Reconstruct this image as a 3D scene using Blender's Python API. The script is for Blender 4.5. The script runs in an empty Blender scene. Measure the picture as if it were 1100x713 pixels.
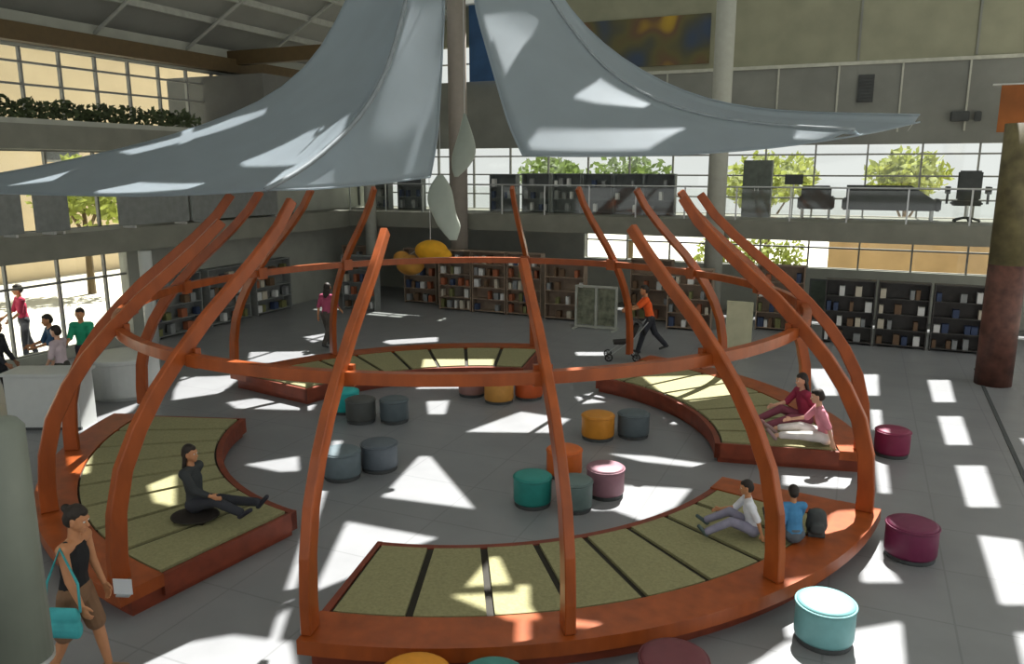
import bpy, bmesh, math, random
import numpy as np
from mathutils import Vector, Matrix
from mathutils.geometry import delaunay_2d_cdt
random.seed(7)
S = bpy.context.scene
COL = S.collection
R = math.radians
# ------------------------------------------------------------------ camera
FPX, EYE = 850.0, Vector((0, 0, 4.7))
PITCH, YAW = R(11.73), R(23.64)
FW = Vector((-math.sin(YAW)*math.cos(PITCH), math.cos(YAW)*math.cos(PITCH), -math.sin(PITCH)))
RT = Vector((math.cos(YAW), math.sin(YAW), 0))
UP = RT.cross(FW)
cd = bpy.data.cameras.new('camera'); cam = bpy.data.objects.new('camera', cd); COL.objects.link(cam)
cd.sensor_width = 36; cd.lens = 36*FPX/1100; cd.clip_end = 400
cam.location = EYE; cam.rotation_euler = (math.pi/2-PITCH, 0, YAW)
S.camera = cam
def ray(x, y): return FW + RT*((x-550)/FPX) - UP*((y-356.5)/FPX)
def at(x, y, z=0.0):                       # point of the photo on the level z
    d = ray(x, y); return EYE + d*((z-EYE.z)/d.z)
def atY(x, y, Y):
    d = ray(x, y); return EYE + d*(Y/d.y)
def atX(x, y, X):
    d = ray(x, y); return EYE + d*(X/d.x)
def deep(x, y, w): return EYE + ray(x, y)*w
# ------------------------------------------------------------------ materials
MATS = {}
def mat(name, col, rough=.6, var=.12, scale=6.0, metal=0.0, spec=.4, stretch=None, bump=0.0, translucent=0.0):
    if name in MATS: return MATS[name]
    m = bpy.data.materials.new(name); m.use_nodes = True
    nt = m.node_tree; b = nt.nodes['Principled BSDF']
    tc = nt.nodes.new('ShaderNodeTexCoord'); n = nt.nodes.new('ShaderNodeTexNoise')
    n.inputs['Scale'].default_value = scale; n.inputs['Detail'].default_value = 5
    src = tc.outputs['Object']
    if stretch:
        mp = nt.nodes.new('ShaderNodeMapping'); mp.inputs['Scale'].default_value = stretch
        nt.links.new(src, mp.inputs['Vector']); src = mp.outputs['Vector']
    nt.links.new(src, n.inputs['Vector'])
    r = nt.nodes.new('ShaderNodeValToRGB')
    lo = [c*(1-var) for c in col]; hi = [min(1, c*(1+var)) for c in col]
    r.color_ramp.elements[0].color = (*lo, 1); r.color_ramp.elements[1].color = (*hi, 1)
    r.color_ramp.elements[0].position = .3; r.color_ramp.elements[1].position = .7
    nt.links.new(n.outputs['Fac'], r.inputs['Fac']); nt.links.new(r.outputs['Color'], b.inputs['Base Color'])
    b.inputs['Roughness'].default_value = rough; b.inputs['Metallic'].default_value = metal
    b.inputs['Specular IOR Level'].default_value = spec
    if bump:
        bp = nt.nodes.new('ShaderNodeBump'); bp.inputs['Strength'].default_value = bump; bp.inputs['Distance'].default_value = .01
        nt.links.new(n.outputs['Fac'], bp.inputs['Height']); nt.links.new(bp.outputs['Normal'], b.inputs['Normal'])
    if translucent:
        t = nt.nodes.new('ShaderNodeBsdfTranslucent'); mx = nt.nodes.new('ShaderNodeMixShader')
        nt.links.new(r.outputs['Color'], t.inputs['Color']); mx.inputs[0].default_value = translucent
        nt.links.new(b.outputs[0], mx.inputs[1]); nt.links.new(t.outputs[0], mx.inputs[2])
        nt.links.new(mx.outputs[0], nt.nodes['Material Output'].inputs['Surface'])
    MATS[name] = m
    return m
def glass_mat():
    m = bpy.data.materials.new('window glass'); m.use_nodes = True; nt = m.node_tree
    nt.nodes.remove(nt.nodes['Principled BSDF'])
    t = nt.nodes.new('ShaderNodeBsdfTransparent'); t.inputs[0].default_value = (.96, .97, .95, 1)
    g = nt.nodes.new('ShaderNodeBsdfGlossy'); g.inputs['Roughness'].default_value = .05
    mx = nt.nodes.new('ShaderNodeMixShader'); mx.inputs[0].default_value = .05
    nt.links.new(t.outputs[0], mx.inputs[1]); nt.links.new(g.outputs[0], mx.inputs[2])
    nt.links.new(mx.outputs[0], nt.nodes['Material Output'].inputs['Surface'])
    return m
def floor_mat():
    m = mat('polished concrete', (.222, .227, .234), .35, .08, 1.3, spec=.4)
    nt = m.node_tree; b = nt.nodes['Principled BSDF']
    tc = nt.nodes.new('ShaderNodeTexCoord'); br = nt.nodes.new('ShaderNodeTexBrick')
    br.offset = 0; br.inputs['Scale'].default_value = 1; br.inputs['Mortar Size'].default_value = .012
    br.inputs['Brick Width'].default_value = 1.25; br.inputs['Row Height'].default_value = 1.25
    br.inputs['Color1'].default_value = br.inputs['Color2'].default_value = (1, 1, 1, 1); br.inputs['Mortar'].default_value = (.8, .8, .8, 1)
    nt.links.new(tc.outputs['Object'], br.inputs['Vector'])
    mx = nt.nodes.new('ShaderNodeMix'); mx.data_type = 'RGBA'; mx.blend_type = 'MULTIPLY'; mx.inputs[0].default_value = 1
    old = b.inputs['Base Color'].links[0].from_socket
    nt.links.new(old, mx.inputs[6]); nt.links.new(br.outputs['Color'], mx.inputs[7]); nt.links.new(mx.outputs[2], b.inputs['Base Color'])
    return m
def mural_mat():
    m = bpy.data.materials.new('mural paint'); m.use_nodes = True; nt = m.node_tree; b = nt.nodes['Principled BSDF']
    tc = nt.nodes.new('ShaderNodeTexCoord'); n = nt.nodes.new('ShaderNodeTexNoise'); n.inputs['Scale'].default_value = .75; n.inputs['Detail'].default_value = 1
    nt.links.new(tc.outputs['Object'], n.inputs['Vector'])
    r = nt.nodes.new('ShaderNodeValToRGB'); e = r.color_ramp.elements
    e[0].position = .30; e[0].color = (.03, .05, .09, 1); e[1].position = .70; e[1].color = (.40, .26, .02, 1)
    for p, c in ((.42, (.06, .06, .04, 1)), (.5, (.10, .09, .03, 1)), (.58, (.11, .06, .03, 1)), (.64, (.30, .19, .02, 1))):
        x = e.new(p); x.color = c
    nt.links.new(n.outputs['Fac'], r.inputs['Fac']); nt.links.new(r.outputs['Color'], b.inputs['Base Color']); b.inputs['Roughness'].default_value = .7
    return m
WOOD = mat('orange stained wood', (.31, .068, .013), .36, .22, 5, stretch=(1, 1, .35))
WOODD = mat('red brown stained wood', (.19, .038, .016), .5, .2, 5)
TATAMI = mat('tatami straw', (.265, .25, .125), .85, .14, 30, bump=.3)
TRAY = mat('black mat border', (.025, .022, .015), .8)
FABRIC = mat('white tent fabric', (.49, .555, .60), .6, .03, 2, translucent=.7)
STEEL = mat('brushed steel', (.55, .56, .56), .35, .05, 20, metal=.8)
GLASS = glass_mat()
FLOOR = floor_mat()
CONC = mat('grey painted concrete', (.36, .37, .32), .8, .08, 2)
SLAB = mat('dark olive slab edge', (.20, .20, .165), .8, .1, 2)
FASCIA = mat('dark olive wall panel', (.235, .235, .165), .75, .12, 1.2)
FASCIALO = mat('dark grey wall panel', (.19, .195, .175), .75, .12, 1.2)
SEAM = mat('pale panel trim', (.42, .42, .36), .6)
BROWN = mat('dark brown steel beam', (.10, .065, .025), .6)
ROOFFILL = mat('roof fill sheeting', (.50, .51, .49), .8, .08, 1, translucent=.5)  # translucency added so the unseen flat roof gives even fill from above
ROOFLOW = mat('grey roof sheeting', (.26, .265, .245), .8, .08, 1)
FRAME = mat('grey window frame', (.22, .22, .20), .5)
WHITE = mat('white laminate', (.54, .56, .54), .45, .03)
DARK = mat('black lacquered shelf', (.055, .052, .048), .5, .2)
DGREY = mat('charcoal upholstery', (.06, .065, .065), .8)
GREYP = mat('grey partition board', (.20, .21, .20), .8)
# ------------------------------------------------------------------ mesh builder
class MB:
    def __init__(s): s.bm = bmesh.new()
    def add(s, vs, fs):
        v = [s.bm.verts.new(p) for p in vs]
        for f in fs:
            try: s.bm.faces.new([v[i] for i in f])
            except ValueError: pass
        return s
    def box(s, x0, x1, y0, y1, z0, z1, M=None):
        vs = [Vector((x, y, z)) for z in (z0, z1) for x, y in ((x0, y0), (x1, y0), (x1, y1), (x0, y1))]
        if M: vs = [M @ v for v in vs]
        return s.add(vs, [(3, 2, 1, 0), (4, 5, 6, 7), (0, 1, 5, 4), (1, 2, 6, 5), (2, 3, 7, 6), (3, 0, 4, 7)])
    def tube(s, pts, r, n=8, caps=True):
        pts = [Vector(p) for p in pts]; rr = r if isinstance(r, (list, tuple)) else [r]*len(pts)
        rings = []; u = None
        for i, p in enumerate(pts):
            d = (pts[min(i+1, len(pts)-1)] - pts[max(i-1, 0)]).normalized()
            if u is None: u = d.orthogonal().normalized()
            u = (u - d*u.dot(d)).normalized(); w = d.cross(u)
            rings.append([p + (u*math.cos(2*math.pi*k/n) + w*math.sin(2*math.pi*k/n))*rr[i] for k in range(n)])
        return s.loft(rings, caps)
    def loft(s, rings, caps=True, closed=True):
        n = len(rings[0]); V = [[s.bm.verts.new(p) for p in q] for q in rings]
        for a, b in zip(V, V[1:]):
            for k in range(n if closed else n-1):
                s.bm.faces.new((a[k], a[(k+1) % n], b[(k+1) % n], b[k]))
        if caps and closed: s.bm.faces.new(V[0][::-1]); s.bm.faces.new(V[-1])
        return s
    def lathe(s, prof, n=28, c=(0, 0, 0), caps=True):
        return s.loft([[Vector((c[0]+r*math.cos(2*math.pi*k/n), c[1]+r*math.sin(2*math.pi*k/n), c[2]+z)) for k in range(n)] for r, z in prof], caps)
    def prism(s, poly, z0, z1):
        return s.loft([[Vector((p[0], p[1], z)) for p in poly] for z in (z0, z1)])
    def ball(s, c, r, sc=(1, 1, 1), sub=2, jitter=0.0):
        t = bmesh.new(); bmesh.ops.create_icosphere(t, subdivisions=sub, radius=1)
        c = Vector(c); vs = []
        for v in t.verts:
            k = r*(1+random.uniform(-jitter, jitter)); vs.append(c + Vector((v.co.x*sc[0], v.co.y*sc[1], v.co.z*sc[2]))*k)
        fs = [[v.index for v in f.verts] for f in t.faces]; t.free()
        return s.add(vs, fs)
    def build(s, name, m, parent=None, smooth=False, bevel=0.0):
        bmesh.ops.recalc_face_normals(s.bm, faces=s.bm.faces[:])
        if bevel: bmesh.ops.bevel(s.bm, geom=s.bm.edges[:], offset=bevel, segments=2, affect='EDGES', clamp_overlap=True)
        me = bpy.data.meshes.new(name); s.bm.to_mesh(me); s.bm.free()
        me.materials.append(m)
        if smooth:
            for p in me.polygons: p.use_smooth = True
        o = bpy.data.objects.new(name, me); COL.objects.link(o)
        if parent: o.parent = parent
        return o
def tag(o, label, cat, group=None, kind=None):
    o['label'] = label; o['category'] = cat
    if group: o['group'] = group
    if kind: o['kind'] = kind
    return o
def empty(name, loc=(0, 0, 0), rz=0.0):
    o = bpy.data.objects.new(name, None); COL.objects.link(o); o.location = loc; o.rotation_euler = (0, 0, rz); o.empty_display_size = .2
    return o
def struct(o): o['kind'] = 'structure'; return o
def kids(o): return [c for c in bpy.data.objects if c.parent == o]
def dup(o, parent=None):
    c = o.copy(); COL.objects.link(c)
    if parent: c.parent = parent
    for k in kids(o): dup(k, c)
    return c
# ------------------------------------------------------------------ the room
X0, X1, YB, ZR = -18.0, 9.0, 27.0, 10.4
struct(MB().box(X0-1, X1, -4, YB+1, -.2, 0).build('floor', FLOOR))
struct(MB().box(-45, 40, -12, 70, -.6, -.25).build('ground', mat('sunlit paving', (.55, .53, .45), .9, .15, .6)))
SUN_AZ, SUN_EL = R(92), R(57)
SD = Vector((math.cos(SUN_AZ)*math.cos(SUN_EL), math.sin(SUN_AZ)*math.cos(SUN_EL), math.sin(SUN_EL)))
XS = -13.5
def roof_z(x): return ZR if x > XS else 8.15 + (x-(X0-.5))*(ZR-8.15)/(XS-(X0-.5))
def to_roof(P):
    t = (ZR-P.z)/SD.z
    for _ in range(12):
        q = P + SD*t; t += (roof_z(q.x)-q.z)/SD.z*.8
    return P + SD*t
# --- canopy surfaces: boundary curves of the tensile fabric
def curve(pts, w0, w1, n, pw=1.0):
    p = np.array(pts, float); s = np.r_[0, np.cumsum(np.hypot(*np.diff(p, axis=0).T))]; s /= s[-1]
    t = np.linspace(0, 1, n); X = np.interp(t, s, p[:, 0]); Y = np.interp(t, s, p[:, 1])
    for _ in range(2):
        X[1:-1] = .25*X[:-2]+.5*X[1:-1]+.25*X[2:]; Y[1:-1] = .25*Y[:-2]+.5*Y[1:-1]+.25*Y[2:]
    W = w0+(w1-w0)*t**pw
    return [deep(a, b, w) for a, b, w in zip(X, Y, W)]
N, Mm = 25, 13
CUR = {
 'U': curve([(448,-180),(400,-60),(372,0),(355,40),(330,75),(290,107),(200,142),(120,163),(0,187),(-120,203)],12.6,12.9,N),
 'R': curve([(455,-180),(445,-60),(437,0),(415,80),(385,130),(330,180),(285,204)],12.2,9.0,N,1.4),
 'A': curve([(-120,203),(0,208),(150,211),(240,208),(285,204)],12.9,9.0,Mm),
 'E': curve([(464,-180),(474,-60),(478,0),(474,80),(470,150),(462,190)],12.2,10.8,N,1.4),
 'B': curve([(285,204),(340,203),(400,198),(462,190)],9.0,10.8,Mm),
 'D': curve([(520,-180),(510,-60),(508,0),(525,60),(548,140),(562,167)],12.2,10.6,N,1.4),
 'F': curve([(538,-180),(565,-60),(590,0),(648,75),(705,110),(770,128),(850,136),(918,139)],12.4,12.0,N),
 'L': curve([(562,167),(640,168),(745,166),(850,157),(918,146)],10.6,12.0,Mm),
 'H': curve([(545,-180),(574,-60),(602,0),(640,42),(680,72),(740,102),(800,116),(870,121),(988,123)],12.6,13.2,N),
 'K': curve([(918,146),(950,140),(988,131)],12.0,13.2,Mm)}
def coons(c0, c1, bot):
    n, m = len(c0), len(bot); bot = list(bot); bot[0] = c0[-1]; bot[-1] = c1[-1]; G = []
    for i in range(n):
        u = i/(n-1); row = []
        for j in range(m):
            v = j/(m-1); top = c0[0].lerp(c1[0], v)
            row.append(c0[i]*(1-v)+c1[i]*v + top*(1-u)+bot[j]*u - (c0[0]*(1-u)*(1-v)+c1[0]*(1-u)*v+bot[0]*u*(1-v)+bot[-1]*u*v))
        G.append(row)
    return G
GR = {k: coons(CUR[a], CUR[b], CUR[d]) for k, (a, b, d) in {'LA': 'URA', 'LB': 'REB', 'RD': 'DFL', 'RS': 'FHK'}.items()}
from mathutils.bvhtree import BVHTree
def grid_poly(G):
    n, m = len(G), len(G[0])
    return [p for r_ in G for p in r_], [(i*m+j, i*m+j+1, (i+1)*m+j+1, (i+1)*m+j) for i in range(n-1) for j in range(m-1)]
BV = {k: BVHTree.FromPolygons(*grid_poly(G)) for k, G in GR.items()}
# --- unseen roof openings, each shaped to cast one sun patch
FLOOR_LIGHT = [
 ([(450,490),(462,490),(510,547),(410,534)],0), ([(372,560),(470,578),(430,592),(372,640),(335,640)],0),
 ([(500,464),(560,442),(612,450),(590,465)],0), ([(652,520),(742,525),(725,545),(690,560),(650,545)],0),
 ([(652,487),(700,490),(757,498),(755,503),(690,496)],0), ([(262,499),(320,490),(321,506),(300,507)],0),
 ([(842,505),(922,506),(922,526),(842,521)],0), ([(528,598),(536,600),(548,628),(500,631)],.34),
 ([(482,640),(558,637),(580,667),(545,668),(530,660)],.34), ([(690,405),(770,403),(792,424),(725,434)],.34),
 ([(455,386),(530,386),(530,398),(452,399)],.34), ([(405,366),(470,362),(470,367),(420,370)],0),
 ([(618,378),(650,378),(650,382),(620,382)],0), ([(185,430),(195,405),(262,402),(238,422)],0),
 ([(268,378),(345,376),(325,388),(265,390)],0), ([(325,362),(350,358),(352,364),(335,368)],0),
 ([(250,412),(280,408),(345,414),(340,420),(260,418)],.34), ([(85,455),(150,432),(140,442),(82,466)],0),
 ([(158,522),(188,510),(187,545),(165,540)],.34), ([(618,426),(645,420),(650,432),(625,434)],0),
 ([(125,703),(250,682),(312,690),(320,730),(100,730)],0), ([(845,690),(968,668),(974,740),(770,740)],0),
 ([(925,612),(945,597),(968,626),(926,626)],0), ([(925,402),(943,402),(944,425),(930,425)],0),
 ([(935,440),(946,440),(948,462),(938,462)],0), ([(940,495),(952,495),(956,530),(945,530)],0),
 ([(997,408),(1020,408),(1026,432),(1003,432)],0), ([(1008,447),(1033,447),(1043,478),(1017,478)],0),
 ([(1027,500),(1058,500),(1073,545),(1040,545)],0), ([(1052,575),(1095,580),(1118,650),(1075,650)],0),
 ([(1092,680),(1140,680),(1160,760),(1110,760)],0), ([(1065,418),(1088,416),(1100,440),(1080,440)],0),
 ([(1085,455),(1112,455),(1130,482),(1105,482)],0), ([(868,396),(892,396),(900,425),(880,425)],0),
 ([(458,431),(482,430),(478,445),(460,445)],0), ([(893,548),(948,545),(950,562),(905,578),(880,575)],.36),
 ([(845,622),(890,615),(895,628),(850,640)],.36), ([(45,510),(55,503),(52,545),(36,545)],.36), ([(72,490),(98,488),(95,508),(76,508)],.36),
 ([(856,640),(885,632),(914,642),(914,655),(860,652)],.45), ([(636,502),(660,500),(668,508),(640,508)],.45),
 ([(380,372),(372,372),(418,260),(427,260)],3.3), ([(588,460),(600,460),(606,512),(592,512)],1.8), ([(612,664),(645,668),(645,674),(612,672)],.36)]
CANOPY_LIGHT = [
 ('LA',[(2,184),(75,184),(55,195),(2,201)]), ('LA',[(100,206),(150,196),(222,197),(200,204),(105,209)]),
 ('LA',[(125,164),(250,127),(286,117),(284,124),(200,152),(140,167)]), ('LA',[(256,176),(330,142),(374,124),(368,142),(322,178),(262,180)]),
 ('LB',[(441,5),(474,5),(466,128),(420,155),(396,140),(420,75)]), ('LB',[(340,196),(440,188),(430,192),(335,201)]),
 ('RD',[(514,3),(588,3),(562,50),(542,84),(530,50)]), ('RD',[(614,107),(645,85),(700,111),(690,117),(640,113)]),
 ('RD',[(563,160),(578,141),(740,138),(695,163),(572,165)]), ('RD',[(850,150),(858,138),(914,139),(912,145),(880,151)])]
HOLES = [[to_roof(at(x, y, z)) for x, y in p] for p, z in FLOOR_LIGHT]
for k, p in CANOPY_LIGHT:
    q = []
    for x, y in p:
        h = BV[k].ray_cast(EYE, ray(x, y).normalized())[0]
        if h: q.append(to_roof(h))
    if len(q) > 2: HOLES.append(q)
def inside(x, y, poly):
    c = False
    for i in range(len(poly)):
        a, b = poly[i], poly[i-1]
        if (a.y > y) != (b.y > y) and x < (b.x-a.x)*(y-a.y)/(b.y-a.y)+a.x: c = not c
    return c
def make_roof():
    xa, xb, ya, yb = X0-.5, X1, -4.0, YB+.2
    V = [(xa, ya), (XS, ya), (xb, ya), (xb, yb), (XS, yb), (xa, yb)]; Ed = [(0, 1), (1, 2), (2, 3), (3, 4), (4, 5), (5, 0), (1, 4)]
    for h in HOLES:
        b = len(V); V += [(p.x, p.y) for p in h]; Ed += [(b+i, b+(i+1) % len(h)) for i in range(len(h))]
    vo, _, fo, *_ = delaunay_2d_cdt([Vector(v) for v in V], Ed, [], 0, 1e-5)
    m = MB(); keep = []
    for f in fo:
        cx = sum(vo[i].x for i in f)/len(f); cy = sum(vo[i].y for i in f)/len(f)
        if xa < cx < xb and ya < cy < yb and not any(inside(cx, cy, h) for h in HOLES): keep.append(tuple(f))
    m.add([Vector((v.x, v.y, roof_z(v.x))) for v in vo], keep)
    bmesh.ops.delete(m.bm, geom=[v for v in m.bm.verts if not v.link_faces], context='VERTS')
    o = m.build('ceiling', ROOFFILL); o.data.materials.append(ROOFLOW)
    for f in o.data.polygons: f.material_index = 1 if f.center.x < XS else 0
    sm = o.modifiers.new('thickness', 'SOLIDIFY'); sm.thickness = .03
    return struct(o)
make_roof()
# --- walls and windows
WN = [0]
def window(axis, pos, a0, a1, z0, z1, cols, rows, fr=.05):
    """a glazed bay: frame mesh with its pane as child; axis 'x' = wall of constant y"""
    WN[0] += 1; m = MB(); g = MB(); d = .05
    def bx(mb, u0, u1, w0, w1, dd):
        if axis == 'x': mb.box(u0, u1, pos-dd, pos+dd, w0, w1)
        else: mb.box(pos-dd, pos+dd, u0, u1, w0, w1)
    for i in range(cols+1):
        u = a0+(a1-a0)*i/cols; bx(m, max(a0, u-fr/2), min(a1, u+fr/2), z0, z1, d)
    for w in [z0]+rows+[z1]: bx(m, a0, a1, max(z0, w-fr/2), min(z1, w+fr/2), d*.9)
    bx(g, a0+.01, a1-.01, z0+.01, z1-.01, .006)
    o = struct(m.build('window_%d' % WN[0], FRAME)); g.build('pane', GLASS, o)
    return o
# back wall: low sill wall, clerestory, slab, glazed gallery, high fascia
wb = MB(); wb.box(X0, X1, YB, YB+.25, 0, 1.55); wb.box(X0, X1, YB, YB+.25, 2.62, 3.2); wb.box(X0, -9.0, YB, YB+.25, 1.55, 2.62)
struct(wb.build('wall_back', CONC))
wf = MB(); wf.box(X0, X1, YB, YB+.25, 5.42, 7.75); struct(wf.build('wall_back_fascia', FASCIALO))
wu = MB(); wu.box(-12.0, X1, YB, YB+.25, 7.75, ZR+.1); wu.box(X0-.6, -12, YB, YB+.25, 9.0, ZR+.1); struct(wu.build('wall_back_upper', FASCIA))
window('x', YB+.12, X0, -12, 7.75, 9.0, 6, [8.4])
for i in range(6):
    a = -17.9+i*4.48
    if i > 1: window('x', YB+.12, a, a+4.48, 1.55, 2.62, 3, [2.2])
    window('x', YB+.12, a, a+4.48, 3.2, 5.42, 3 if i < 4 else 3, [3.75, 4.45, 5.1])
trim = MB(); trim.box(-12, X1, YB-.06, YB, 7.72, 7.82)
for k in range(9): trim.box(-8.0+k*1.75, -7.95+k*1.75, YB-.04, YB, 5.75, 7.75)
struct(trim.build('trim_1', SEAM))
tr2 = MB()
for x_ in (-.5, 2.6, 3.9): tr2.box(x_, x_+.06, YB-.04, YB, 7.85, ZR)
struct(tr2.build('trim_2', FASCIALO))
# gallery slab along the back and the left side
struct(MB().box(X0, X1, 24.0, YB, 2.66, 3.2).build('floor_gallery_back', SLAB))
struct(MB().box(X0, X0+1.1, -2, 24.0, 2.62, 3.2).build('floor_gallery_left', SLAB))
struct(MB().box(X0, X0+.5, -2, YB, 5.12, 5.68).build('floor_upper_left', SLAB))
wl = MB(); wl.box(X0-.3, X0, -4, YB, 0, .25); wl.box(X0-.3, X0, -4, YB, 2.62, 3.2); wl.box(X0-.3, X0, -4, YB, 5.1, 5.7); wl.box(X0-.3, X0, -4, YB, 7.45, 8.2)
wl.box(X0-.3, X0, -4, 4.0, 0, 8); wl.box(X0-.3, X0, 15.3, YB, .25, 2.62); wl.box(X0-.3, X0, 16, YB, 3.2, 5.1)
struct(wl.build('wall_left', CONC))
for i in range(6):
    a = 4.0+i*4.0; e = min(a+4.0, YB)
    if a < 15:
        window('y', X0-.12, a, e-.7 if a > 14 else e, .25, 2.62, 3, [1.9]); window('y', X0-.12, a, e, 3.2, 5.1, 3, [4.5])
    window('y', X0-.12, a, e, 5.7, 7.45, 4, [6.6, 7.1])
struct(MB().box(X0, X0+.35, -4, YB, 7.5, 7.9).build('trim_3', BROWN))
struct(MB().box(X0, -12.4, 19.6, 19.9, 7.75, 8.15).build('trim_4', BROWN))
pur = MB()
for x_ in (-17.0, -16.0, -15.0, -14.0):
    pur.box(x_-.05, x_+.05, -3, YB, roof_z(x_)-.2, roof_z(x_)-.03)
for y_ in (12, 15, 18, 21, 24):
    pur.tube([(X0, y_, 8.0), (-15, y_, roof_z(-15)-.12), (-12.6, y_, ZR-.12)], .05, 6)
struct(pur.build('trim_5', mat('pale grey roof truss', (.36, .37, .33), .6)))
# columns
def column(x, y, r, z1, m, z0=0.0, label=None):
    o = MB().lathe([(r, z0), (r, z1)], 24).build('column', m); o.location = (x, y, 0)
    for p in o.data.polygons: p.use_smooth = len(p.vertices) == 4
    return struct(o)
GALCOL = mat('light grey column paint', (.34, .345, .30), .7, .05)
p = atY(773, 150, 23.7); column(p.x, 23.7, .27, ZR, GALCOL)
p = atY(491, 80, 23.7); column(p.x, 23.7, .30, ZR, mat('taupe column paint', (.25, .22, .19), .7, .05))
p = atY(398, 230, 23.7); column(p.x, 23.7, .2, ZR, GALCOL)
p = at(1066, 412); column(p.x, p.y, .37, 2.66, mat('red brown reflection', (.10, .04, .028), .6, .5, 4))  # both column halves are added in place of a brown reflection on glass
column(p.x, p.y, .37, 5.6, mat('olive reflection', (.13, .11, .05), .6, .4, 3), 2.66)
p = atX(158, 300, -16.7); column(-16.7, p.y, .16, 2.62, WHITE)
a, b = at(1046, 396), at(1112, 545)
struct(MB().prism([(a.x, a.y), (a.x+.07, a.y), (b.x+.07, b.y), (b.x, b.y)], 0, .012).build('trim_7', DGREY))
# lift shaft block standing on the upper left slab
a_, b_ = atY(180, 100, 18.6), atY(283, 100, 18.6)
struct(MB().box(a_.x, b_.x, 18.6, 20.6, 5.1, 7.32).build('wall_shaft', mat('dark grey shaft render', (.115, .115, .105), .85, .1, 2)))
struct(MB().box(-17.6, -15.0, 18.6, 20.6, 4.9, 5.12).build('trim_6', SLAB))
# hedge planted along the upper left ledge
def leaf_cloud(name, boxes, n, m, parent=None, size=.12):
    b = MB()
    for _ in range(n):
        c, s_ = random.choice(boxes); p = None
        while p is None or p.length > 1: p = Vector([random.uniform(-1, 1) for _ in range(3)])
        p = Vector((p.x*s_[0], p.y*s_[1], p.z*s_[2])) + Vector(c)
        u = Vector([random.gauss(0, 1) for _ in range(3)]).normalized(); v = u.orthogonal().normalized(); q = random.uniform(.6, 1.3)*size
        b.add([p-u*q, p+v*q*.5, p+u*q, p-v*q*.5], [(0, 1, 2, 3)])
    return b.build(name, m, parent)
LEAF = [mat('yellow green leaves', (.30, .34, .07), .7, .4, 3, translucent=.3), mat('mid green leaves', (.14, .20, .05), .7, .4, 3, translucent=.3), mat('dark green leaves', (.055, .075, .03), .7, .4, 3)]
hd = empty('hedge', (-17.7, 12.1, 5.68))
leaf_cloud('foliage', [((0, y_*.9-5.5, .32), (.22, .6, .28)) for y_ in range(13)], 2200, LEAF[2], hd, .09)
MB().box(-.2, .2, -6.2, 6.2, 0, .12).build('planter_trough', CONC, hd)
tag(hd, 'dark trimmed hedge along the upper ledge below the high left windows', 'hedge')
# ------------------------------------------------------------------ outside
def tree(x, y, h, cr, m, label):
    t = empty('tree', (x, y, -.25)); tr = MB().tube([(0, 0, 0), (.05, 0, h*.35), (-.05, .05, h*.6)], [.16, .12, .07], 8)
    for k in range(4):
        a = k*1.6; tr.tube([(0, 0, h*.4), (math.cos(a)*cr*.4, math.sin(a)*cr*.4, h*.62)], [.06, .03], 6)
    tr.build('trunk', BROWN, t)
    bl = [((random.uniform(-.5, .5)*cr, random.uniform(-.5, .5)*cr, h*.72+random.uniform(-.25, .25)*cr), (cr*.55, cr*.55, cr*.45)) for _ in range(6)]
    leaf_cloud('foliage', bl, 900, m, t, .22)
    return tag(t, label, 'tree')
for x, y, h, cr, k, l in ((-3.5, 34, 6.2, 1.9, 0, 'yellow green tree outside the back windows behind the tall grey cabinet'), (1.6, 36, 6.6, 1.7, 0, 'yellow green tree outside the back windows above the long dark sofa'),
                          (-9.5, 35, 6.0, 2.0, 1, 'green tree outside the back windows left of the round column'), (-27, 15, 5.5, 2.0, 0, 'yellow green tree outside the left windows near the green shirt'),
                          (-28, 22, 5.6, 2.0, 0, 'yellow green tree outside the left windows furthest along the wall'), (-14, 36, 6.0, 2.0, 1, 'green tree outside the back windows at their left end')):
    tree(x, y, h, cr, LEAF[k], l)
ew = MB().box(-1.0, 9, 31, 31.3, -.25, 2.9); ew.box(-1.05, 9.05, 30.95, 31.35, 2.9, 3.0)
tag(ew.build('garden_wall', mat('peach render', (.52, .34, .17), .9, .15, 1)), 'peach rendered garden wall outside the low back windows', 'wall')
bs = empty('bush', (-3.6, 30.5, -.25)); leaf_cloud('foliage', [((x_*.6-1.6, 0, 1.3), (.6, .5, 1.2)) for x_ in range(6)], 1500, LEAF[0], bs, .14)
MB().tube([(0, 0, 0), (0, .05, .9)], .08, 6).build('stem', BROWN, bs)
tag(bs, 'yellow green bush outside the low back windows beside the peach wall', 'bush')
eb = empty('building', (-37, 20, -.25)); EBM = mat('cream render', (.62, .50, .33), .9, .08, .5)
MB().box(-3, 3, -18, 22, 0, 10.2).build('wall', EBM, eb); MB().box(-3.2, 3.2, -18.2, 22.2, 10.2, 10.5).build('roof', ROOFLOW, eb)
for k in range(9):
    f_ = MB().box(2.95, 3.04, -15+k*4, -13.2+k*4, 5.2, 6.8).build('window', FRAME, eb); MB().box(3.04, 3.06, -14.9+k*4, -13.3+k*4, 5.3, 6.7).build('pane', DGREY, f_)
tag(eb, 'cream rendered building outside beyond the left windows', 'building')
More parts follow.
